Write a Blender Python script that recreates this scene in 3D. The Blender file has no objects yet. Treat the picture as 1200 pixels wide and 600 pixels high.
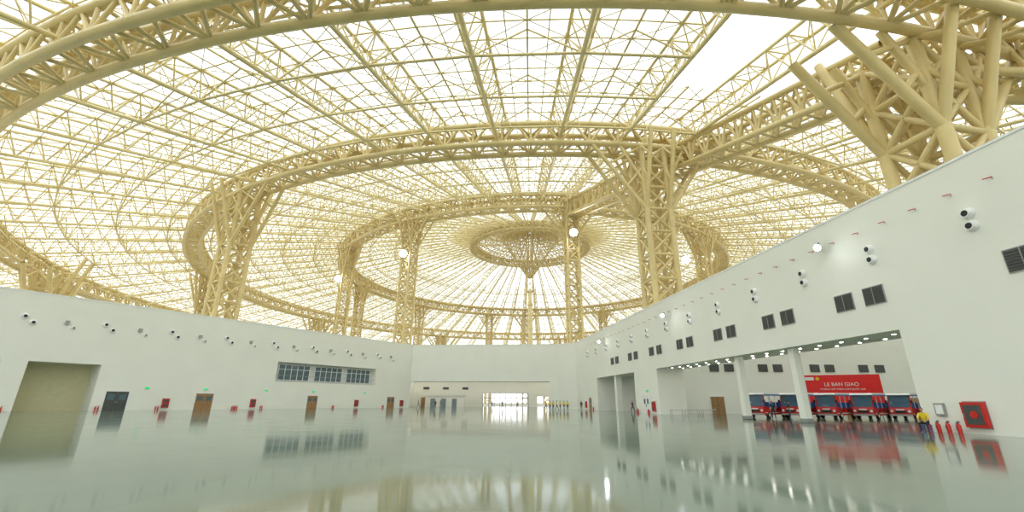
import bpy, bmesh, math, random
import numpy as np
from mathutils import Vector, Matrix
random.seed(3)
sc = bpy.context.scene
sc.view_settings.view_transform = 'Standard'
sc.view_settings.exposure = 0.33
sc.view_settings.look = 'None'

# ------------------------------------------------------------ materials
def mat(name, col, rough=0.6, metal=0.0, noise=0.06, nscale=2.0, emit=0.0, spec=0.5):
    m = bpy.data.materials.new(name); m.use_nodes = True
    nt = m.node_tree; b = nt.nodes['Principled BSDF']
    b.inputs['Roughness'].default_value = rough
    b.inputs['Metallic'].default_value = metal
    b.inputs['Specular IOR Level'].default_value = spec
    tc = nt.nodes.new('ShaderNodeTexCoord'); n = nt.nodes.new('ShaderNodeTexNoise')
    n.inputs['Scale'].default_value = nscale; n.inputs['Detail'].default_value = 3
    r = nt.nodes.new('ShaderNodeValToRGB')
    c0 = [max(0, c*(1-noise)) for c in col]; c1 = [min(1, c*(1+noise)) for c in col]
    r.color_ramp.elements[0].position = .3; r.color_ramp.elements[1].position = .7
    r.color_ramp.elements[0].color = (*c0, 1); r.color_ramp.elements[1].color = (*c1, 1)
    nt.links.new(tc.outputs['Object'], n.inputs['Vector'])
    nt.links.new(n.outputs['Fac'], r.inputs['Fac'])
    nt.links.new(r.outputs['Color'], b.inputs['Base Color'])
    if emit:
        b.inputs['Emission Color'].default_value = (*col, 1)
        b.inputs['Emission Strength'].default_value = emit
    return m

M_STEEL = mat('painted_cream_steel', (.80, .66, .335), .35, noise=.08, nscale=.3)
M_STEELD = mat('painted_cream_steel_heavy', (.71, .565, .265), .35, noise=.08, nscale=.3)
M_WALL = mat('white_plaster', (.84, .835, .75), .75, noise=.02, nscale=.25)
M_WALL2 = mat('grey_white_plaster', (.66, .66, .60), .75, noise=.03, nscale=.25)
M_BEIGE = mat('beige_shutter', (.66, .62, .38), .6, noise=.04)
M_BOUNCE = mat('pale_bounce_ground', (.56, .54, .48), .85, noise=.08, nscale=.05)  # pale warm tone chosen to bounce light up onto the roof steel
M_DARK = mat('dark_grille', (.07, .075, .07), .5)
M_BLACK = mat('black_rubber', (.015, .015, .015), .6)
M_GREY = mat('grey_metal', (.35, .36, .35), .4, metal=.4)
M_WHITE = mat('white_enamel', (.85, .85, .83), .35)
M_RED = mat('red_paint', (.58, .018, .013), .35)
M_REDB = mat('red_banner', (.80, .02, .02), .6)
M_BLUE = mat('blue_paint', (.05, .17, .5), .35)
M_BROWN = mat('brown_wood', (.33, .18, .07), .5, noise=.2, nscale=6)
M_GLASS = mat('dark_window_glass', (.10, .15, .17), .08)
M_BGLASS = mat('bus_window_glass', (.06, .13, .2), .12)
M_GREEN = mat('exit_green', (.02, .5, .15), .5, emit=.6)
M_LAMP = mat('lamp_emitter', (.92, .97, 1.0), .5, emit=110)
M_LAMP_FILL = mat('downlight_and_fill_emitter', (1.0, .95, .85), .5, emit=14)  # shared by the soffit downlights and the added lobby fill discs
M_SKIN = mat('human_skin', (.50, .29, .19), .55)
M_HAIR = mat('black_hair', (.02, .015, .012), .5)
M_YEL = mat('yellow_cloth', (.80, .60, .03), .8)
M_NAVY = mat('navy_cloth', (.03, .04, .08), .8)
M_SHW = mat('white_cloth', (.7, .7, .7), .8)
M_SHBL = mat('black_cloth', (.03, .03, .035), .8)
M_SHOE = mat('shoe_leather', (.02, .02, .02), .4)

# polished floor
M_FLOOR = bpy.data.materials.new('polished_grey_green_floor'); M_FLOOR.use_nodes = True
nt = M_FLOOR.node_tree; b = nt.nodes['Principled BSDF']
tc = nt.nodes.new('ShaderNodeTexCoord')
n = nt.nodes.new('ShaderNodeTexNoise'); n.inputs['Scale'].default_value = .12; n.inputs['Detail'].default_value = 5
r = nt.nodes.new('ShaderNodeValToRGB')
r.color_ramp.elements[0].position = .3; r.color_ramp.elements[1].position = .7
r.color_ramp.elements[0].color = (.10, .145, .105, 1); r.color_ramp.elements[1].color = (.165, .215, .165, 1)
br = nt.nodes.new('ShaderNodeTexBrick'); br.offset = 0
br.inputs['Color1'].default_value = (1, 1, 1, 1); br.inputs['Color2'].default_value = (.93, .93, .93, 1)
br.inputs['Mortar'].default_value = (.5, .5, .5, 1); br.inputs['Scale'].default_value = 1
br.inputs['Mortar Size'].default_value = .03; br.inputs['Brick Width'].default_value = 6; br.inputs['Row Height'].default_value = 6
mx = nt.nodes.new('ShaderNodeMixRGB'); mx.blend_type = 'MULTIPLY'; mx.inputs['Fac'].default_value = 1
n2 = nt.nodes.new('ShaderNodeTexNoise'); n2.inputs['Scale'].default_value = .6
mr = nt.nodes.new('ShaderNodeMapRange'); mr.inputs['To Min'].default_value = .03; mr.inputs['To Max'].default_value = .13
b.inputs['Specular IOR Level'].default_value = .42
L = nt.links.new
L(tc.outputs['Object'], n.inputs['Vector']); L(tc.outputs['Object'], br.inputs['Vector']); L(tc.outputs['Object'], n2.inputs['Vector'])
L(n.outputs['Fac'], r.inputs['Fac']); L(r.outputs['Color'], mx.inputs['Color1']); L(br.outputs['Color'], mx.inputs['Color2'])
L(mx.outputs['Color'], b.inputs['Base Color']); L(n2.outputs['Fac'], mr.inputs['Value']); L(mr.outputs['Result'], b.inputs['Roughness'])

# translucent roof skin
M_SKINR = bpy.data.materials.new('translucent_roof_panel'); M_SKINR.use_nodes = True
nt = M_SKINR.node_tree; nt.nodes.clear()
o = nt.nodes.new('ShaderNodeOutputMaterial'); t = nt.nodes.new('ShaderNodeBsdfTransparent')
t.inputs['Color'].default_value = (.88, .95, .97, 1)
tl = nt.nodes.new('ShaderNodeBsdfTranslucent'); tl.inputs['Color'].default_value = (.70, .75, .74, 1)
ms = nt.nodes.new('ShaderNodeMixShader')
n = nt.nodes.new('ShaderNodeTexNoise'); n.inputs['Scale'].default_value = .03
tc = nt.nodes.new('ShaderNodeTexCoord')
mr = nt.nodes.new('ShaderNodeMapRange'); mr.inputs['To Min'].default_value = .2; mr.inputs['To Max'].default_value = .6
L = nt.links.new
L(tc.outputs['Object'], n.inputs['Vector']); L(n.outputs['Fac'], mr.inputs['Value']); L(mr.outputs['Result'], ms.inputs['Fac'])
L(t.outputs[0], ms.inputs[1]); L(tl.outputs[0], ms.inputs[2]); L(ms.outputs[0], o.inputs['Surface'])

# ------------------------------------------------------------ builders
def link(ob, parent=None):
    sc.collection.objects.link(ob)
    if parent: ob.parent = parent
    return ob

def struts(name, segs, material, sides=4, parent=None):
    A = np.array([tuple(s[0]) for s in segs], float); B = np.array([tuple(s[1]) for s in segs], float)
    R = np.array([s[2] for s in segs], float)
    D = B-A; Ln = np.linalg.norm(D, axis=1, keepdims=True); D = D/np.maximum(Ln, 1e-6)
    ref = np.where(np.abs(D[:, 2:3]) > .9, np.array([[1., 0, 0]]), np.array([[0., 0, 1.]]))
    U = np.cross(D, ref); U /= np.linalg.norm(U, axis=1, keepdims=True); V = np.cross(D, U)
    n = len(segs); ang = 2*np.pi*(np.arange(sides)+.5)/sides
    off = (U[:, None]*np.cos(ang)[None, :, None] + V[:, None]*np.sin(ang)[None, :, None])*R[:, None, None]
    verts = np.concatenate([A[:, None]+off, B[:, None]+off], axis=1).reshape(-1, 3)
    k = np.arange(sides); k2 = (k+1) % sides
    f = np.stack([k, k2, sides+k2, sides+k], axis=1)
    faces = (np.arange(n)[:, None, None]*2*sides + f[None]).reshape(-1, 4)
    me = bpy.data.meshes.new(name); F = len(faces)
    me.vertices.add(len(verts)); me.vertices.foreach_set('co', verts.ravel())
    me.loops.add(F*4); me.loops.foreach_set('vertex_index', faces.ravel().astype(np.int32))
    me.polygons.add(F); me.polygons.foreach_set('loop_start', (np.arange(F)*4).astype(np.int32))
    if sides > 4: me.polygons.foreach_set('use_smooth', np.ones(F, bool))
    me.materials.append(material); me.update(calc_edges=True); me.validate()
    return link(bpy.data.objects.new(name, me), parent)

class MB:
    def __init__(s): s.v = []; s.f = []; s.m = []; s.mats = []; s.sm = []
    def mi(s, m):
        if m not in s.mats: s.mats.append(m)
        return s.mats.index(m)
    def add(s, vs, fs, m, smooth=False, T=None):
        b = len(s.v)
        for p in vs: s.v.append(tuple(T @ Vector(p)) if T is not None else tuple(p))
        k = s.mi(m)
        for f in fs: s.f.append(tuple(b+i for i in f)); s.m.append(k); s.sm.append(smooth)
    def box(s, x0, x1, y0, y1, z0, z1, m, T=None):
        vs = [(x0, y0, z0), (x1, y0, z0), (x1, y1, z0), (x0, y1, z0), (x0, y0, z1), (x1, y0, z1), (x1, y1, z1), (x0, y1, z1)]
        s.add(vs, [(0, 3, 2, 1), (4, 5, 6, 7), (0, 1, 5, 4), (1, 2, 6, 5), (2, 3, 7, 6), (3, 0, 4, 7)], m, T=T)
    def tube(s, pts, rads, m, n=8, T=None, caps=True):
        vs = []; pts = [Vector(p) for p in pts]
        for i, p in enumerate(pts):
            d = (pts[min(i+1, len(pts)-1)]-pts[max(i-1, 0)]).normalized()
            ref = Vector((1, 0, 0)) if abs(d.z) > .9 else Vector((0, 0, 1))
            u = d.cross(ref).normalized(); w = d.cross(u)
            for k in range(n):
                a = 2*math.pi*k/n; vs.append(p+(u*math.cos(a)+w*math.sin(a))*rads[i])
        fs = []
        for i in range(len(pts)-1):
            for k in range(n):
                fs.append((i*n+k, i*n+(k+1) % n, (i+1)*n+(k+1) % n, (i+1)*n+k))
        s.add(vs, fs, m, True, T)
        if caps: s.add(vs[:n], [tuple(range(n))], m, False, T); s.add(vs[-n:], [tuple(range(n))[::-1]], m, False, T)
    def profile(s, pts, y0, y1, m, T=None):
        n = len(pts); vs = [(p[0], y0, p[1]) for p in pts]+[(p[0], y1, p[1]) for p in pts]
        fs = [tuple(range(n)), tuple(range(2*n-1, n-1, -1))]+[(i, (i+1) % n, n+(i+1) % n, n+i) for i in range(n)]
        s.add(vs, fs, m, T=T)
    def ell(s, c, rad, m, nu=14, nv=10, fn=None, T=None):
        vs = []; fs = []
        for j in range(nv+1):
            th = math.pi*j/nv
            for i in range(nu):
                a = 2*math.pi*i/nu
                p = Vector((math.sin(th)*math.cos(a), math.sin(th)*math.sin(a), math.cos(th)))
                if fn: p = fn(p)
                vs.append((c[0]+p.x*rad[0], c[1]+p.y*rad[1], c[2]+p.z*rad[2]))
        for j in range(nv):
            for i in range(nu):
                fs.append((j*nu+i, (j+1)*nu+i, (j+1)*nu+(i+1) % nu, j*nu+(i+1) % nu))
        s.add(vs, fs, m, True, T)
    def mesh(s, name):
        me = bpy.data.meshes.new(name); me.from_pydata(s.v, [], s.f)
        for m in s.mats: me.materials.append(m)
        me.polygons.foreach_set('material_index', s.m); me.polygons.foreach_set('use_smooth', s.sm)
        me.update(); return me
    def obj(s, name, M=None, parent=None, bevel=0):
        ob = bpy.data.objects.new(name, s.mesh(name)); link(ob, parent)
        if M is not None: ob.matrix_world = M
        if bevel:
            bv = ob.modifiers.new('bevel', 'BEVEL'); bv.width = bevel; bv.segments = 2; bv.limit_method = 'ANGLE'
        return ob

def frame(ox, oy, ux, uy):
    l = math.hypot(ux, uy); ux /= l; uy /= l
    return Matrix(((ux, -uy, 0, ox), (uy, ux, 0, oy), (0, 0, 1, 0), (0, 0, 0, 1)))

# ------------------------------------------------------------ floor
mb = MB(); mb.add([(-420, -180, -.05), (420, -180, -.05), (420, 580, -.05), (-420, 580, -.05)], [(0, 1, 2, 3)], M_BOUNCE); mb.obj('ground_bounce_plane')  # unseen ground outside the walls, added as a light reflector for the steel
pts = [(-104, -40), (98, -40), (98, 73), (24, 73), (20, 108), (15, 141), (-31, 141), (-31, 119), (-104, 8)]
mb = MB(); mb.add([(x, y, 0) for x, y in pts]+[(x, y, -.04) for x, y in pts], [tuple(range(len(pts))), tuple(range(2*len(pts)-1, len(pts)-1, -1))], M_FLOOR); mb.obj('floor')

# ------------------------------------------------------------ walls
H = 15.0; TH = 4.0
def wall(mb, x0, x1, openings, m=M_WALL, th=TH, h=H):
    xs = sorted(openings); cur = x0
    for (a, b_, z0, z1) in xs:
        if a > cur: mb.box(cur, a, 0, th, 0, h, m)
        if z0 > 0: mb.box(a, b_, 0, th, 0, z0, m)
        mb.box(a, b_, 0, th, z1, h, m); cur = b_
    if cur < x1: mb.box(cur, x1, 0, th, 0, h, m)
    mb.box(x0, x1, -.05, th, h, h+.15, M_WHITE)

FL = frame(-65.4, 54.2, .562, .827)
LLEN = 71.5
mb = MB()
wall(mb, -60, LLEN, [(-26, -16, 0, 6.2), (-13, 2.3, 0, 6.2), (4.7, 12, 0, 6.2), (37.4, 60.5, 4.9, 8.5)])
for a, b_ in ((-26, -16), (-13, 2.3), (4.7, 12)):
    mb.box(a, b_, TH-.3, TH, 0, 6.2, M_BEIGE)
    for k in range(12): mb.box(a, b_, TH-.34, TH-.3, .5*k, .5*k+.04, M_BEIGE)
mb.obj('wall_left', FL)
mb = MB()
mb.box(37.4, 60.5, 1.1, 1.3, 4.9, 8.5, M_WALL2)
for g0, g1 in ((38.2, 44.6), (45.8, 52.2), (53.4, 59.6)):
    mb.box(g0, g1, .95, 1.05, 5.2, 8.1, M_GLASS)
    k = 5
    for i in range(k+1):
        x = g0+(g1-g0)*i/k; mb.box(x-.05, x+.05, .88, .97, 5.2, 8.1, M_WHITE)
    for z in (5.2, 7.2, 8.05): mb.box(g0, g1, .88, .97, z, z+.08, M_WHITE)
mb.box(37.4, 60.5, .05, .12, 6.0, 6.06, M_GREY)
mb.obj('window_1', FL)

FR = frame(26.2, 19.0, .1232, -.9924)
def RX(Y): return (19.0-Y)/.9924
mb = MB()
wall(mb, RX(106.6), RX(-25), [(RX(91), RX(72), 0, 6.1), (RX(63.8), RX(28.15), 0, 6.1)])
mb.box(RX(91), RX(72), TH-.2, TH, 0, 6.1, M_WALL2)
for Y in (81.5,): mb.box(RX(Y)-.5, RX(Y)+.5, 0.3, 1.3, 0, 6.1, M_WALL)
mb.obj('wall_right', FR)
for Y in (46.2, 38.5):
    mb = MB(); x = RX(Y)
    mb.box(x-.32, x+.32, .5, 1.14, 0, 6.1, M_WALL); mb.box(x-.36, x+.36, .46, 1.18, 0, .35, M_GREY)
    mb.obj('square_pillar', FR, bevel=.05)
FF = frame(-25.2, 113.3, 36.5, -3.3)
mb = MB(); wall(mb, -3, 36.65, [(-.8, 34.6, 0, 6.2)], th=3)
mb.obj('wall_far', FF)
FP = frame(11.3, 110.0, 4.1, -4.0)
mb = MB(); mb.box(0, 5.7, 0, 3, 0, H, M_WALL); mb.box(0, 5.7, -.05, 3, H, H+.15, M_WHITE); mb.obj('wall_far_pier', FP)
# lobby behind
mb = MB()
mb.box(-31, -29.8, 117, 141, 0, 8, M_WALL); mb.box(14, 15, 111, 141, 0, 8, M_WALL)
mb.box(-31, -8.6, 140, 141, 0, 8, M_WALL); mb.box(-8.6, 5.2, 140, 141, 4.0, 8, M_WALL)
mb.box(5.2, 8.0, 140, 141, 0, 8, M_WALL); mb.box(8, 11.5, 140, 141, 3.0, 8, M_WALL); mb.box(11.5, 15, 140, 141, 0, 8, M_WALL)
mb.obj('wall_lobby')
mb = MB(); mb.box(-31, 15, 117, 141, 8, 8.3, M_WHITE); mb.obj('ceiling_lobby')
mb = MB()
for i in range(9):
    x = -8.6+13.8*i/8; mb.box(x-.09, x+.09, 139.8, 140, 0, 4.0, M_GREY)
mb.box(-8.6, 5.2, 139.8, 140, 2.5, 2.7, M_GREY); mb.box(-8.6, 5.2, 139.8, 140, 3.85, 4.0, M_GREY)
mb.obj('door_entrance')
mb = MB()
mb.box(-24, -13, 128, 129, 0, 2.9, M_WALL); mb.box(-24.3, -12.7, 127.8, 129.2, 2.9, 3.2, M_WHITE)
for x in (-22.5, -19.5, -16.5): mb.box(x, x+1.3, 127.9, 128, 0, 2.2, M_GLASS)
mb.obj('lobby_reception_booth')
mb = MB()
for x in (-27, -21, -15): mb.box(x, x+1.8, 139.85, 140, 4.9, 5.6, M_DARK)
mb.box(-27.5, -24, 139.85, 140, 0, 2.6, M_BROWN)
mb.obj('lobby_vent_row')
# side wing rooms
WY = 69.0
mb = MB()
mb.box(22.8, 95, WY, WY+1.2, 0, H, M_WALL); mb.box(95, 97, 10, WY+1.2, 0, H, M_WALL); mb.box(31, 97, 8, 10, 0, H, M_WALL)
mb.obj('wall_wing')
mb = MB()
for X in (30.5, 32.8, 38, 40.3, 46, 48.3, 53.5, 56, 61.5, 64):
    mb.box(X, X+1.4, WY-.15, WY, 6.1, 7.2, M_DARK)
mb.obj('louvre_vent_row')
for i, X in enumerate((30, 50, 60)):
    mb = MB(); mb.box(X-.1, X+2.1, WY-.2, WY, 0, 2.5, M_WHITE); mb.box(X, X+2, WY-.25, WY-.2, 0, 2.4, M_BROWN); mb.box(X+.98, X+1.02, WY-.27, WY-.24, 0, 2.4, M_BLACK)
    mb.obj('door_%d' % (10+i))

mb = MB()
for Y in (20.9, 29.2, 31.6, 37.4, 39.8, 45.5, 47.9, 53.9, 56.4, 62.3, 64.8, 70.6, 73.0, 79, 81.4):
    x = RX(Y)
    mb.box(x-.78, x+.78, -.06, 0, 7.98, 9.24, M_GREY); mb.box(x-.72, x+.72, -.08, -.04, 8.04, 9.18, M_DARK)
    for k in range(7): mb.box(x-.72, x+.72, -.12, -.07, 8.08+.16*k, 8.11+.16*k, M_DARK)
    mb.box(x-.02, x+.02, -.13, -.07, 8.04, 9.18, M_GREY)
mb.obj('wall_louvre_row', FR)

def nozzle(mb, x, z, r=.27):
    mb.tube([(x, 0, z), (x, -.18, z)], [r*1.25, r*1.05], M_WHITE, 16)
    mb.tube([(x, -.18, z), (x, -.30, z)], [r, r*.85], M_WHITE, 16)
    mb.tube([(x, -.301, z), (x, -.31, z)], [r*.66, r*.64], M_BLACK, 12)
mb = MB()
for i in range(13):
    Y = 22.5+6.15*i; x = RX(Y)
    nozzle(mb, x, 11.0); nozzle(mb, x, 11.75)
for i in range(8): nozzle(mb, RX(16-6.15*i), 11.0); nozzle(mb, RX(16-6.15*i), 11.75)
mb.obj('air_nozzle_row', FR)
mb = MB()
for i in range(-16, 16):
    s_ = 3+4.1*i
    if s_ < LLEN-2:
        if i % 2 == 0: nozzle(mb, s_, 11.8, .3); nozzle(mb, s_+.9, 11.1, .3)
        else: mb.box(s_-.2, s_+.2, -.3, 0, 11.3, 11.8, M_GREY); nozzle(mb, s_+.8, 10.9, .18)
mb.obj('air_nozzle_row', FL)
mb = MB()
for i in range(-18, 36):
    x = RX(20.95+2.06*i)
    mb.tube([(x-.3, -.2, 13.22), (x+.14, -.2, 13.16)], [.03, .03], M_RED, 6); mb.tube([(x, 0, 13.2), (x, -.2, 13.2)], [.02, .02], M_RED, 6)
    mb.tube([(x+.12, -.2, 13.16), (x+.12, -.2, 13.02)], [.02, .03], M_GREY, 6)
mb.obj('sprinkler_pipe_row', FR)
mb = MB()
for i in range(16):
    for y in (1.6, 3.2):
        x = RX(30+2.15*i); mb.tube([(x, y, 6.1), (x, y, 6.07)], [.11, .11], M_LAMP_FILL, 10)
mb.obj('soffit_downlight_row', FR)
mb = MB()
for i in range(10):
    for y in (119, 125, 131, 137): x = -28.5+4.6*i; mb.tube([(x, y, 8.0), (x, y, 7.95)], [.6, .6], M_LAMP_FILL, 10)  # invented glowing discs, added to brighten the lobby interior
mb.obj('lobby_fill_disc_row')

def door(name, s0, s1, h, m, F=FL, T=0):
    mb = MB()
    mb.box(s0-.12, s0, -.08, .02, 0, h+.12, M_WHITE); mb.box(s1, s1+.12, -.08, .02, 0, h+.12, M_WHITE); mb.box(s0, s1, -.08, .02, h, h+.12, M_WHITE)
    c = (s0+s1)/2
    for a, b_ in ((s0, c-.01), (c+.01, s1)):
        mb.box(a, b_, -.05, .0, 0, h, m); mb.box(a+.25, b_-.25, -.06, -.05, h*.55, h*.85, M_GLASS)
    mb.box(c-.12, c-.06, -.12, -.05, .95, 1.25, M_GREY); mb.box(c+.06, c+.12, -.12, -.05, .95, 1.25, M_GREY)
    mb.obj(name, F)
door('door_1', 13.4, 16.0, 2.6, M_DARK); door('door_2', 24.8, 27.4, 2.5, M_BROWN); door('door_3', 44.4, 46.6, 2.4, M_BROWN)
door('door_4', 64.5, 66.7, 2.4, M_BROWN)
door('door_5', RX(69.2), RX(67), 2.4, M_WHITE, FR); door('door_6', RX(97), RX(95), 2.4, M_BROWN, FR)
for s_ in (18, 26, 36, 45.5, 2.0, 58): 
    mb = MB(); mb.box(s_-.3, s_+.3, -.12, 0, 3.05, 3.33, M_GREEN); mb.box(s_-.33, s_+.33, -.1, .0, 3.02, 3.36, M_WHITE); mb.obj('exit_sign', FL)
for Y in (67.5, 96):
    mb = MB(); s_ = RX(Y); mb.box(s_-.3, s_+.3, -.12, 0, 3.05, 3.33, M_GREEN); mb.box(s_-.33, s_+.33, -.1, .0, 3.02, 3.36, M_WHITE); mb.obj('exit_sign', FR)

def cabinet(F, x, w=1.1, z0=.35, z1=1.65, name='fire_hose_cabinet'):
    mb = MB(); mb.box(x-w/2, x+w/2, -.25, 0, z0, z1, M_RED)
    mb.box(x-w/2+.12, x+w/2-.12, -.27, -.24, z0+.14, z1-.14, M_DARK)
    mb.tube([(x+.05, -.28, (z0+z1)/2), (x+.05, -.30, (z0+z1)/2)], [.2, .2], M_RED, 16)
    mb.box(x-w/2+.04, x-w/2+.08, -.3, -.25, z0+.5, z0+.7, M_GREY)
    mb.box(x-w/2-.03, x+w/2+.03, -.03, 0.0, z0-.06, z1+.06, M_GREY)
    mb.obj(name, F)
cabinet(FR, RX(25.2)); cabinet(FR, RX(65.5), .9); cabinet(FR, RX(99), .9)
for s_ in (20.8, 34, 56, 69): cabinet(FL, s_, .9)
mb = MB(); x = RX(27.0); mb.box(x-.28, x+.28, -.12, 0, .9, 1.6, M_GREY); mb.box(x-.2, x+.2, -.14, -.12, 1.0, 1.5, M_WHITE); mb.obj('electrical_switch_box', FR)

mb = MB()
mb.tube([(0, 0, 0), (0, 0, .03), (0, 0, .42), (0, 0, .5), (0, 0, .54)], [.085, .09, .09, .05, .025], M_RED, 14)
mb.tube([(0, 0, .54), (0, 0, .6)], [.03, .02], M_BLACK, 8); mb.box(-.02, .12, -.015, .015, .58, .605, M_BLACK); mb.box(-.02, .1, -.015, .015, .63, .65, M_BLACK)
mb.tube([(0, 0, .57), (-.09, 0, .55), (-.12, 0, .4), (-.11, 0, .2)], [.012, .012, .012, .022], M_BLACK, 6)
EXT = mb.mesh('fire_extinguisher')
def ext(F, x, y):
    ob = bpy.data.objects.new('fire_extinguisher', EXT); link(ob); ob.matrix_world = F @ Matrix.Translation((x, y, 0))
for i in range(8): ext(FR, RX(27.6-.27*i), -.45-.28*(i % 2))
for s_ in (3.0, 3.4, 12.6, 19.6, 30.5, 31, 35.3, 50, 63): ext(FL, s_, -.4); ext(FL, s_+.3, -.4)
for Y in (66.6, 70.5, 93): ext(FR, RX(Y), -.4); ext(FR, RX(Y)-.3, -.4)

def flood(name, loc, aim, size=.42):
    mb = MB()
    mb.tube([(0, 0, 0), (0, 0, .12), (0, 0, .5)], [size, size, size*.45], M_GREY, 16)
    mb.tube([(0, 0, -.03), (0, 0, 0)], [size*.88, size*.9], M_LAMP, 16)
    mb.box(-.04, .04, -size-.06, -size, -.1, .9, M_GREY); mb.box(-.04, .04, size, size+.06, -.1, .9, M_GREY); mb.box(-.04, .04, -size-.06, size+.06, .86, .94, M_GREY)
    d = (Vector(aim)-Vector(loc)).normalized()
    q = (-d).to_track_quat('Z', 'Y')
    ob = mb.obj(name); ob.matrix_world = Matrix.Translation(loc) @ q.to_matrix().to_4x4()
flood('floodlight', (23.7, 31.8, 13.0), (0, 10, 0), .26)
for Y in (58, 85): flood('floodlight', (28.56-.1241*Y-1.1, Y, 12.6), (0, Y-25, 0), .24)

# ------------------------------------------------------------ roof
CX, CY = 9.4, 218.4
PR = [0, 30, 96, 146.4, 185, 240, 291]; PZ = [90.5, 82.5, 65.5, 55.2, 47.7, 35.7, 21.3]
def zp(r): return float(np.interp(r, PR, PZ))
def P(r, a, dz=0.0): return (CX+r*math.sin(a), CY-r*math.cos(a), zp(r)+dz)
N = 72; step = 3.8
rs = [29+step*i for i in range(69)]
chord = []; web = []
def sky(r, a):   # clear skylight bays without secondary bars
    d = math.degrees(a)
    return (156 < r < 182 and 6 < d < 19.5)
def HW(r): return max(.6, min(1.75, r*.0125))
for i in range(N):
    a = 2*math.pi*i/N; an = 2*math.pi*(i+1)/N; am = (a+an)/2
    for j in range(len(rs)-1):
        r0, r1 = rs[j], rs[j+1]
        dep = 4.2 if r0 > 84 else 2.6
        w0, w1 = HW(r0)/r0, HW(r1)/r1
        a0, a1, b0, b1 = P(r0, a-w0), P(r0, a+w0), P(r1, a-w1), P(r1, a+w1)
        m0 = P((r0+r1)/2, a, -dep); m1 = P((r0+r1)/2+step, a, -dep)
        cr = .29 if r0 > 84 else .23
        chord += [(a0, b0, cr), (a1, b1, cr), (m0, m1, cr*1.25)]
        if r0 > 60 or i % 2 == 0:
            web += [(a0, a1, .14), (a0, m0, .135), (a1, m0, .135), (b0, m0, .135), (b1, m0, .135)]
            web.append((a0, b1, .11) if j % 2 else (a1, b0, .11))
    for j, r0 in enumerate(rs):
        hw = HW(r0)
        if r0 < 60:
            if j % 2 == 0: web.append((P(r0, a), P(r0, an), .14))
            web.append((P(r0, am), P(rs[j+1], am), .13))
            continue
        if sky(r0, am): continue
        web += [(P(r0, a+hw/r0), P(r0, am), .12), (P(r0, am), P(r0, an-hw/r0), .12)]
        if j < len(rs)-1:
            r1 = rs[j+1]
            web.append((P(r0, am), P(r1, am), .2))
            if r0 > 84:
                for q_ in (.3, .7):
                    aq = a+(an-a)*q_; web.append((P(r0, aq), P(r1, aq), .12))
            if (i+j) % 2 == 0: web += [(P(r0, a+hw/r0), P(r1, am), .075), (P(r1, am), P(r0, an-hw/r0), .075)]
            else: web += [(P(r1, an-hw/r1), P(r0, am), .075), (P(r0, am), P(r1, a+hw/r1), .075)]
        if j % 3 == 1:
            rr = r0+step/2; dep = 4.2 if r0 > 84 else 2.6
            web.append((P(rr, a, -dep), P(rr, an, -dep), .22))
            web += [(P(rr, a, -dep), P(rr, am), .14), (P(rr, an, -dep), P(rr, am), .14)]
            web += [(P(rr, a+(an-a)*.25, -dep), P(rr, a+hw/rr), .1), (P(rr, a+(an-a)*.75, -dep), P(rr, an-hw/rr), .1)]
struts('roof_radial_truss_chords', chord, M_STEEL, 5)
struts('roof_purlin_lattice', web, M_STEEL, 4)

def ring(name, R, zc, w, h, n, rc, rw, sides=8, m=M_STEELD):
    S = []
    def Q(k, dr, dz):
        a = 2*math.pi*k/n; return (CX+(R+dr)*math.sin(a), CY-(R+dr)*math.cos(a), zc+dz)
    for k in range(n):
        for dr in (-w/2, w/2):
            for dz in (-h/2, h/2): S.append((Q(k, dr, dz), Q(k+1, dr, dz), rc))
            S.append((Q(k, dr, -h/2), Q(k, dr, h/2), rw))
            S.append((Q(k, dr, -h/2), Q(k+.5, dr, h/2), rw)); S.append((Q(k+.5, dr, h/2), Q(k+1, dr, -h/2), rw))
        for dz in (-h/2, h/2):
            S.append((Q(k, -w/2, dz), Q(k, w/2, dz), rw))
            S.append((Q(k, -w/2, dz), Q(k+.5, w/2, dz), rw)); S.append((Q(k+.5, w/2, dz), Q(k+1, -w/2, dz), rw))
    return struts(name, S, m, sides)
ring('ring_truss', 30, 79.5, 3, 3, 60, .36, .2)
ring('ring_truss', 91, 62.2, 3.8, 4.2, 114, .5, .23)
ring('ring_truss', 142, 52.2, 4.2, 4.4, 156, .6, .25)
ring('ring_truss', 186, 43.4, 4.4, 4.6, 180, .66, .27)
ring('ring_truss', 240, 31.5, 5, 6, 140, .5, .25)
ring('ring_truss', 288, 17.7, 3, 3, 140, .35, .18)

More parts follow.
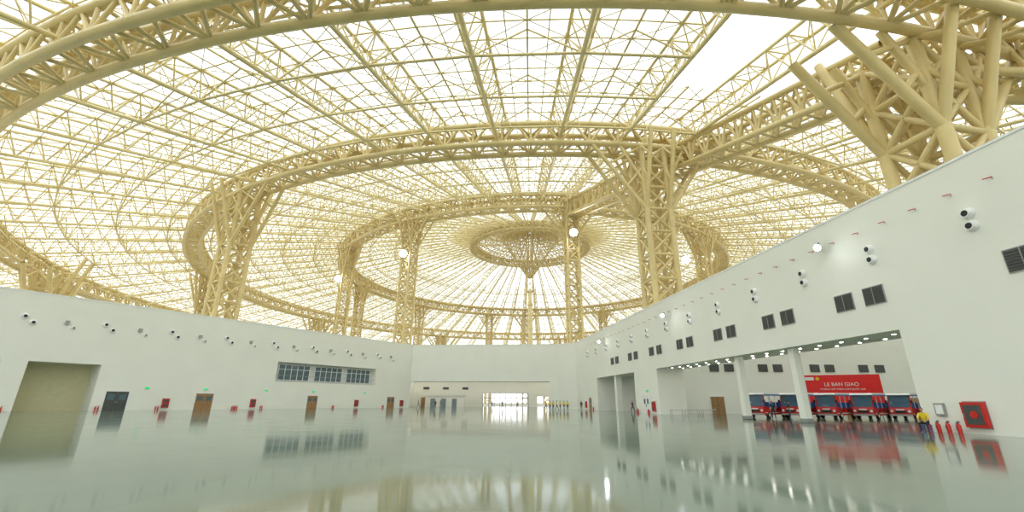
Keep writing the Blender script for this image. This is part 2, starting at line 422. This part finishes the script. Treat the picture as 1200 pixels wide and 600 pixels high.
def column(R, deg, zring, w, rc, rb, spread, head, wr):
    a = math.radians(deg); cx = CX+R*math.sin(a); cy = CY-R*math.cos(a)
    rad = Vector((math.sin(a), -math.cos(a), 0)); tan = Vector((math.cos(a), math.sin(a), 0))
    C = Vector((cx, cy, 0)); h = w/2; ztop = zring
    cs = [(-h, -h), (h, -h), (h, h), (-h, h)]
    def Q(i, z): return C+tan*cs[i % 4][0]+rad*cs[i % 4][1]+Vector((0, 0, z))
    S = []; n = max(4, int(round(ztop/w))); dz = ztop/n
    for i in range(4):
        S.append((Q(i, 0), Q(i, ztop), rc))
        for k in range(n):
            z0, z1 = k*dz, (k+1)*dz
            S.append((Q(i, z0), Q(i+1, z0), rb*1.2))
            S.append((Q(i, z0), Q(i+1, z1), rb)); S.append((Q(i+1, z0), Q(i, z1), rb))
    zb = ztop-head
    for sx in (-1, 1):
        for sy in (-1, 1):
            leg = C+tan*sx*h+rad*sy*h
            base = leg+Vector((0, 0, zb))
            at = sx*spread/R
            tip = Vector((CX+(R+sy*wr/2)*math.sin(a+at), CY-(R+sy*wr/2)*math.cos(a+at), zring))
            rt = C+rad*sy*(spread*.6)+tan*sx*h; rt.z = zp(R+sy*spread*.6)-3.8
            for T_ in (tip, rt):
                S.append((base, T_, rc*.8))
                for t0 in (.35, .68):
                    m = base.lerp(T_, t0); S.append((m, leg+Vector((0, 0, zb+(ztop-zb)*(t0+.3))), rb))
            tip2 = Vector((CX+(R+sy*wr/2)*math.sin(a+at*.55), CY-(R+sy*wr/2)*math.cos(a+at*.55), zring))
            S.append((leg+Vector((0, 0, zb+head*.4)), tip2, rc*.6))
    struts('lattice_column', S, M_STEELD, 8)
for d in (-164, -131, -96, -56, -28.8, 5.8, 27, 41, 75, 110, 145, 180): column(91, d, 60.1, 3.6, .38, .18, 8, 9, 3.8)
for d in (7.3, 47.5, 87, 127, 167, -153, -113, -73, -32.2): column(142, d, 50.0, 4.6, .52, .23, 12, 14, 4.2)
for d in (12.2, 53, 93, 133, 173, -64, -104, -144): column(180, d, 41, 6.0, .75, .36, 13, 12, 6)
for d, z in ((-28.8, 47.5), (5.8, 50.9), (31, 46.5), (-56, 47)):
    a = math.radians(d); R = 93.8
    flood('floodlight', (CX+R*math.sin(a), CY-R*math.cos(a)-.6, z), (0, 30, 0), 1.3)
def boxtruss(name, p, q, w, h, n, rc, rw):
    p = Vector(p); q = Vector(q); d = (q-p).normalized(); s_ = d.cross(Vector((0, 0, 1))).normalized(); up = Vector((0, 0, 1))
    S = []
    def Q(k, a, b_): return p.lerp(q, k/n)+s_*a*w/2+up*b_*h/2
    for k in range(n):
        for a in (-1, 1):
            for b_ in (-1, 1): S.append((Q(k, a, b_), Q(k+1, a, b_), rc))
            S += [(Q(k, a, -1), Q(k+.5, a, 1), rw), (Q(k+.5, a, 1), Q(k+1, a, -1), rw), (Q(k, a, -1), Q(k, a, 1), rw)]
        for b_ in (-1, 1): S += [(Q(k, -1, b_), Q(k, 1, b_), rw), (Q(k, -1, b_), Q(k+1, 1, b_), rw)]
    struts(name, S, M_STEELD, 8)
boxtruss('transfer_truss', (18.6, 127.7, 60), (47.5, 43.4, 41.5), 4, 4.8, 24, .52, .23)
boxtruss('transfer_truss', (47.5, 43.4, 41), (100, 42, 38), 4.8, 5, 13, .55, .25)
# central mast & inverted cone
mb = MB(); mb.tube([(CX, CY, 0), (CX, CY, 55)], [1.3, 1.0], M_STEEL, 20)
for z in (24, 36, 48, 55): mb.tube([(CX, CY, z), (CX, CY, z+.6)], [1.6, 1.6], M_STEEL, 20)
mb.obj('central_mast')
S = []
for k in range(36):
    a = 2*math.pi*k/36; a2 = a+2*math.pi/36
    bot = Vector((CX+1.6*math.sin(a), CY-1.6*math.cos(a), 63)); bot2 = Vector((CX+1.6*math.sin(a2), CY-1.6*math.cos(a2), 63))
    top = Vector(P(15, a, -2.5)); top2 = Vector(P(15, a2, -2.5))
    S.append((bot, top, .17))
    if k % 2 == 0: S.append((Vector((bot.x, bot.y, 67)), Vector(P(28.5, a, -3)), .2))
    S.append((P(1.5, a), P(29, a), .28)); S.append((P(1.5, a, -2.5), P(29, a, -2.5), .24))
    am = a+math.pi/36; S.append((P(6, am), P(29, am), .24)); S.append((P(8, am, -2.5), P(29, am, -2.5), .2))
    for r0 in (3, 6, 9, 12, 15, 18, 21, 24, 27):
        S.append((P(r0, a), P(r0, a2), .24)); S.append((P(r0, a, -2.5), P(r0, a2, -2.5), .2)); S.append((P(r0, a), P(min(29, r0+2), a, -2.5), .15))
    for t_ in (.25, .5, .75): S.append((bot.lerp(top, t_), bot2.lerp(top2, t_), .13))
for i in range(4):
    x = 1.5*(1 if i in (0, 1) else -1); y = 1.5*(1 if i in (0, 3) else -1)
    S.append(((CX+x, CY+y, 55), (CX+x, CY+y, 89.5), .3))
    x2 = 1.5*(1 if (i+1) % 4 in (0, 1) else -1); y2 = 1.5*(1 if (i+1) % 4 in (0, 3) else -1)
    for z in range(11): S.append(((CX+x, CY+y, 55+3*z), (CX+x2, CY+y2, 58+3*z), .14)); S.append(((CX+x2, CY+y2, 55+3*z), (CX+x, CY+y, 58+3*z), .14))
struts('roof_hub_cone', S, M_STEELD, 5)

rr = [0, 12, 30, 60, 96, 120, 146.4, 165, 185, 212, 240, 265, 292]; NA = 144
vs = []; fs = []
for r_ in rr:
    for k in range(NA): 
        a = 2*math.pi*k/NA; vs.append(P(max(r_, .01), a, .9))
for j in range(len(rr)-1):
    for k in range(NA): fs.append((j*NA+k, (j+1)*NA+k, (j+1)*NA+(k+1) % NA, j*NA+(k+1) % NA))
me = bpy.data.meshes.new('ceiling'); me.from_pydata(vs, [], fs); me.materials.append(M_SKINR); me.update()
link(bpy.data.objects.new('ceiling', me))

# ------------------------------------------------------------ shuttle buses (open-sided)
def bus_mesh(body, accent, roof):
    mb = MB(); W = .95; Lh = 2.6
    mb.profile([(-Lh, .38), (Lh-.1, .32), (Lh+.12, .5), (Lh+.14, .95), (Lh, 1.2), (Lh-.55, 1.22), (Lh-.6, .7), (-Lh, .7)], -W, W, body)
    for y in (-W, W-.05):
        for x0, x1 in ((-Lh, -1.75), (-1.35, -.45), (-.05, .85), (1.25, 2.05)):
            mb.profile([(x0, .7), (x1, .7), (x1-.12, 1.12), (x0, 1.12)], y, y+.05, body)
        yy = y-.012 if y < 0 else y+.05
        mb.box(-Lh, Lh-.1, yy, yy+.012, .52, .6, M_WHITE)
    mb.box(-Lh-.02, -Lh+.06, -W, W, .38, 1.3, body)
    for y in (-W, W-.12): mb.box(-Lh-.02, -Lh+.06, y, y+.12, 1.3, 2.36, body)
    for y in (-W, W-.08): mb.profile([(Lh-.06, 1.2), (Lh+.06, 1.2), (Lh-.28, 2.36), (Lh-.4, 2.36)], y, y+.08, body)
    mb.profile([(Lh, 1.2), (Lh+.03, 1.2), (Lh-.1, 1.62), (Lh-.13, 1.62)], -W+.08, W-.08, M_BGLASS)
    mb.profile([(Lh-.13, 1.64), (Lh-.1, 1.64), (Lh-.31, 2.35), (Lh-.34, 2.35)], -W+.08, W-.08, M_BGLASS)
    mb.profile([(-Lh-.08, 2.35), (Lh-.22, 2.35), (Lh-.02, 2.43), (Lh-.25, 2.6), (-Lh+.1, 2.66), (-Lh-.12, 2.5)], -W-.05, W+.05, roof)
    mb.box(-Lh, Lh-.3, -W-.07, -W-.05, 2.33, 2.45, accent); mb.box(-Lh, Lh-.3, W+.05, W+.07, 2.33, 2.45, accent)
    for x in (-Lh+.05, -1.45, -.15, 1.15):
        for y in (-W+.02, W-.08): mb.box(x, x+.06, y, y+.06, 1.0, 2.36, M_WHITE)
    for x in (-2.2, -1.25, -.3, .65, 1.5):
        mb.box(x, x+.5, -.85, .85, .95, 1.08, accent); mb.profile([(x-.02, 1.05), (x+.1, 1.05), (x-.02, 1.65), (x-.12, 1.65)], -.85, .85, accent)
    mb.tube([(Lh-.62, .45, 1.25), (Lh-.72, .45, 1.36)], [.19, .19], M_BLACK, 14)
    mb.box(Lh+.13, Lh+.16, -.45, .45, .62, .85, M_BLACK); mb.box(Lh+.02, Lh+.22, -W+.02, W-.02, .34, .5, M_GREY)
    mb.box(Lh+.12, Lh+.155, -.35, .35, .9, 1.02, M_WHITE)
    for y in (-.72, .72):
        mb.tube([(Lh+.1, y, .8), (Lh+.18, y, .8)], [.14, .12], M_WHITE, 14)
        mb.box(Lh-.05, Lh+.1, y*1.45-.08, y*1.45+.08, 1.6, 1.88, M_BLACK)
    for x in (-1.65, 1.7):
        for y in (-1, 1):
            mb.tube([(x, y*(W-.2), .33), (x, y*(W+.02), .33)], [.33, .33], M_BLACK, 20)
            mb.tube([(x, y*(W+.02), .33), (x, y*(W+.04), .33)], [.18, .15], M_WHITE, 14)
    return mb.mesh('shuttle_bus')
BR = bus_mesh(M_RED, M_BLUE, M_WHITE)
for i in range(6):
    ob = bpy.data.objects.new('shuttle_bus', BR); link(ob)
    ob.matrix_world = Matrix.Translation((28.6+3.55*i, 51.4-.45*i, 0)) @ Matrix.Rotation(math.radians(-145), 4, 'Z')
mb = MB(); mb.box(-4.2, 4.2, 0, .15, .6, 5.1, M_REDB)
for x in (-4, -1.3, 1.3, 4): mb.tube([(x, .3, 0), (x, .3, 4.8)], [.06, .06], M_GREY, 8); mb.tube([(x, .3, 3.5), (x, 1.8, 0)], [.05, .05], M_GREY, 8)
mb.box(-4.2, 4.2, -.02, 0, .6, 1.0, M_YEL)
mb.box(-3.9, -2.9, -.03, 0, 4.45, 4.85, M_WHITE); mb.tube([(-2.5, -.04, 4.65), (-2.5, 0, 4.65)], [.22, .22], M_YEL, 14)
root = mb.obj('ceremony_backdrop', Matrix.Translation((43.0, 59, 0)) @ Matrix.Rotation(math.radians(-25), 4, 'Z'))
for body, z, size in (('LE BAN GIAO', 3.7, .62), ('TRUNG TAM TRIEN LAM QUOC GIA', 3.2, .3)):
    cu = bpy.data.curves.new('lettering', 'FONT'); cu.body = body; cu.size = size; cu.align_x = 'CENTER'; cu.extrude = .02; cu.materials.append(M_WHITE)
    t_ = bpy.data.objects.new('lettering', cu); link(t_, root); t_.location = (0, -.03, z); t_.rotation_euler = (math.pi/2, 0, 0)
mb = MB(); mb.box(-.9, .9, -.35, .35, .72, .76, M_WHITE)
for x in (-.75, .75):
    for y in (-.28, .28): mb.tube([(x, y, 0), (x*.95, y, .72)], [.025, .025], M_GREY, 8)
    mb.tube([(x, -.28, .12), (x, .28, .12)], [.02, .02], M_GREY, 6)
mb.box(-.75, .75, -.012, .012, .66, .7, M_GREY)
TB = mb.mesh('folding_table')
for i in range(3):
    ob = bpy.data.objects.new('folding_table', TB); link(ob); ob.location = (20.3+1.95*i, 56.5+.1*i, 0)

# ------------------------------------------------------------ people
def person_mesh(pose, shirt, pants, name='person'):
    J = {}
    def set_(**k): J.update({a: Vector(b_) for a, b_ in k.items()})
    if pose == 'sit':
        set_(pel=(0, 0, .52), spi=(0, -.05, .72), che=(0, -.12, .94), nec=(0, -.17, 1.07), hed=(0, -.19, 1.12))
        for s_, n_ in ((-1, 'l'), (1, 'r')):
            J['sh'+n_] = Vector((s_*.19, -.13, .99)); J['el'+n_] = Vector((s_*.25, -.26, .74)); J['wr'+n_] = Vector((s_*.17, -.43, .62)); J['pa'+n_] = Vector((s_*.15, -.50, .59))
            J['hi'+n_] = Vector((s_*.10, -.03, .50)); J['kn'+n_] = Vector((s_*.17, -.44, .52)); J['an'+n_] = Vector((s_*.15, -.42, .09)); J['to'+n_] = Vector((s_*.17, -.58, .04))
    else:
        w = .16 if pose == 'walk' else .02
        set_(pel=(0, 0, .95), spi=(0, 0, 1.13), che=(0, -.01, 1.33), nec=(0, 0, 1.47), hed=(0, -.01, 1.52))
        for s_, n_ in ((-1, 'l'), (1, 'r')):
            J['sh'+n_] = Vector((s_*.185, 0, 1.40)); J['el'+n_] = Vector((s_*.24, .03+s_*w*.6, 1.12)); J['wr'+n_] = Vector((s_*.235, -.04+s_*w, .88)); J['pa'+n_] = Vector((s_*.235, -.05+s_*w*1.1, .80))
            J['hi'+n_] = Vector((s_*.095, 0, .90)); J['kn'+n_] = Vector((s_*.10, -.03-s_*w, .50)); J['an'+n_] = Vector((s_*.10, .03-s_*w*1.7, .09)); J['to'+n_] = Vector((s_*.12, -.12-s_*w*1.7, .04))
    rad = dict(pel=(.15, .11), spi=(.13, .10), che=(.16, .115), nec=(.06, .06), hed=(.05, .05), sh=(.07, .07), el=(.048, .048), wr=(.032, .03), pa=(.042, .022), hi=(.09, .09), kn=(.06, .06), an=(.042, .042), to=(.045, .03))
    E = [('pel', 'spi', shirt), ('spi', 'che', shirt), ('che', 'nec', shirt), ('nec', 'hed', M_SKIN)]
    for n_ in 'lr': E += [('che', 'sh'+n_, shirt), ('sh'+n_, 'el'+n_, shirt), ('el'+n_, 'wr'+n_, M_SKIN), ('wr'+n_, 'pa'+n_, M_SKIN), ('pel', 'hi'+n_, pants), ('hi'+n_, 'kn'+n_, pants), ('kn'+n_, 'an'+n_, pants), ('an'+n_, 'to'+n_, M_SHOE)]
    bm = bmesh.new(); lay = bm.verts.layers.skin.verify(); V = {}
    for k, p in J.items():
        v = bm.verts.new(p); V[k] = v; rk = rad.get(k) or rad[k[:-1]]; v[lay].radius = rk; v[lay].use_root = (k == 'pel')
    for a, b_, _ in E: bm.edges.new((V[a], V[b_]))
    me = bpy.data.meshes.new('tmp'); bm.to_mesh(me); bm.free()
    ob = bpy.data.objects.new('tmp', me); link(ob)
    ob.modifiers.new('s', 'SKIN').use_smooth_shade = True
    sb = ob.modifiers.new('u', 'SUBSURF'); sb.levels = 2; sb.render_levels = 2
    dg = bpy.context.evaluated_depsgraph_get(); em = bpy.data.meshes.new_from_object(ob.evaluated_get(dg))
    mb = MB()
    for p in em.polygons:
        c = Vector(p.center); best = None
        for a, b_, m in E:
            A = J[a]; D = J[b_]-A; t_ = max(0, min(1, (c-A).dot(D)/D.length_squared)); d = (c-A-D*t_).length
            if best is None or d < best[0]: best = (d, m)
        mb.f.append(tuple(p.vertices)); mb.m.append(mb.mi(best[1])); mb.sm.append(True)
    mb.v = [tuple(v.co) for v in em.vertices]
    bpy.data.objects.remove(ob)
    hc = J['hed']+Vector((0, -.02, .115))
    def jaw(p):
        q_ = Vector(p)
        if q_.z < 0: q_.x *= 1+.28*q_.z; q_.y *= 1+.12*q_.z
        return q_
    mb.ell(hc, (.075, .095, .118), M_SKIN, fn=jaw)
    def hair(p):
        q_ = Vector(p)
        if q_.y < -.2 and q_.z < .55: q_ *= .9
        if q_.z < -.35: q_ *= .85
        return q_
    mb.ell(hc+Vector((0, .008, .012)), (.082, .1, .122), M_HAIR, fn=hair)
    mb.profile([(-.01, 0), (.01, 0), (.0, .045)], hc.y-.118, hc.y-.085, M_SKIN, T=Matrix.Translation((hc.x, 0, hc.z-.03)))
    for s_ in (-1, 1):
        mb.ell(hc+Vector((s_*.03, -.088, .005)), (.012, .008, .007), M_BLACK, 8, 6)
        mb.ell(hc+Vector((s_*.077, .0, -.005)), (.012, .02, .032), M_SKIN, 8, 6)
    mb.box(hc.x-.022, hc.x+.022, hc.y-.093, hc.y-.086, hc.z-.055, hc.z-.046, M_RED)
    for s_, n_ in ((-1, 'l'), (1, 'r')):
        w_, p_ = J['wr'+n_], J['pa'+n_]; d = (p_-w_).normalized(); side = Vector((0, -1, 0)) if pose != 'sit' else Vector((-s_, 0, 0))
        side = (side-d*side.dot(d)).normalized(); inn = Vector((-s_, 0, 0)) if pose != 'sit' else Vector((0, 0, -1))
        for k, ln in enumerate((.072, .08, .075, .06)):
            b0 = p_+side*(.03-.02*k); b1 = b0+d*ln*.6; b2 = b1+(d*.8+inn*.5)*ln*.5
            mb.tube([b0, b1, b2], [.009, .0085, .006], M_SKIN, 6)
        t0 = w_.lerp(p_, .5)+side*.02; mb.tube([t0, t0+side*.035+d*.03, t0+side*.04+d*.065], [.011, .01, .007], M_SKIN, 6)
    return mb.mesh(name)
PM = {'ys': person_mesh('stand', M_YEL, M_NAVY), 'yw': person_mesh('walk', M_YEL, M_NAVY), 'ysit': person_mesh('sit', M_YEL, M_SHBL),
      'ds': person_mesh('stand', M_SHBL, M_NAVY), 'dw': person_mesh('walk', M_NAVY, M_SHBL), 'ws': person_mesh('walk', M_SHW, M_NAVY)}
def person(k, X, Y, yaw=0):
    ob = bpy.data.objects.new('person', PM[k]); link(ob)
    ob.matrix_world = Matrix.Translation((X, Y, 0)) @ Matrix.Rotation(math.radians(yaw), 4, 'Z')
for i, (x, y) in enumerate(((7.4, 88), (8.1, 88.8), (8.7, 87.6), (9.4, 88.4), (10.1, 87.9), (10.9, 88.9), (6.6, 87.5))): person('ys' if i % 2 else 'yw', x, y, 35*i)
person('ds', -15.2, 92, 20); person('ds', -14.3, 93, -80); person('dw', -2, 105, 40); person('ws', 1.5, 108, 190); person('dw', -21, 104, 90)
person('ds', 27.6, 45.8, 60); person('dw', 26.4, 46.5, -20); person('dw', 19.0, 72, 30); person('ws', -5, 120, 10); person('ds', 14.5, 95, 0)
person('ysit', 24.1, 27.0, -60)
mb = MB(); mb.box(-.2, .2, -.18, .18, .36, .40, M_BLUE)
for x in (-.16, .16):
    for y in (-.14, .14): mb.tube([(x*1.1, y*1.1, 0), (x, y, .36)], [.02, .02], M_BLUE, 8)
ob = mb.obj('low_stool'); ob.matrix_world = Matrix.Translation((24.1, 27.0, 0)) @ Matrix.Rotation(math.radians(-60), 4, 'Z')

# ------------------------------------------------------------ world / camera
w = bpy.data.worlds.new('overcast_sky'); sc.world = w; w.use_nodes = True
bg = w.node_tree.nodes['Background']; bg.inputs['Color'].default_value = (.95, .98, 1.0, 1); bg.inputs['Strength'].default_value = 1.85
cam = bpy.data.cameras.new('camera'); co = bpy.data.objects.new('camera', cam); link(co)
cam.sensor_width = 36; cam.lens = 15.3; cam.clip_end = 2000; cam.clip_start = .1
co.matrix_world = Matrix.Translation((0, 0, 1.55)) @ Matrix.Rotation(math.radians(90+18.48), 4, 'X') @ Matrix.Rotation(.0059, 4, 'Z')
sc.camera = co
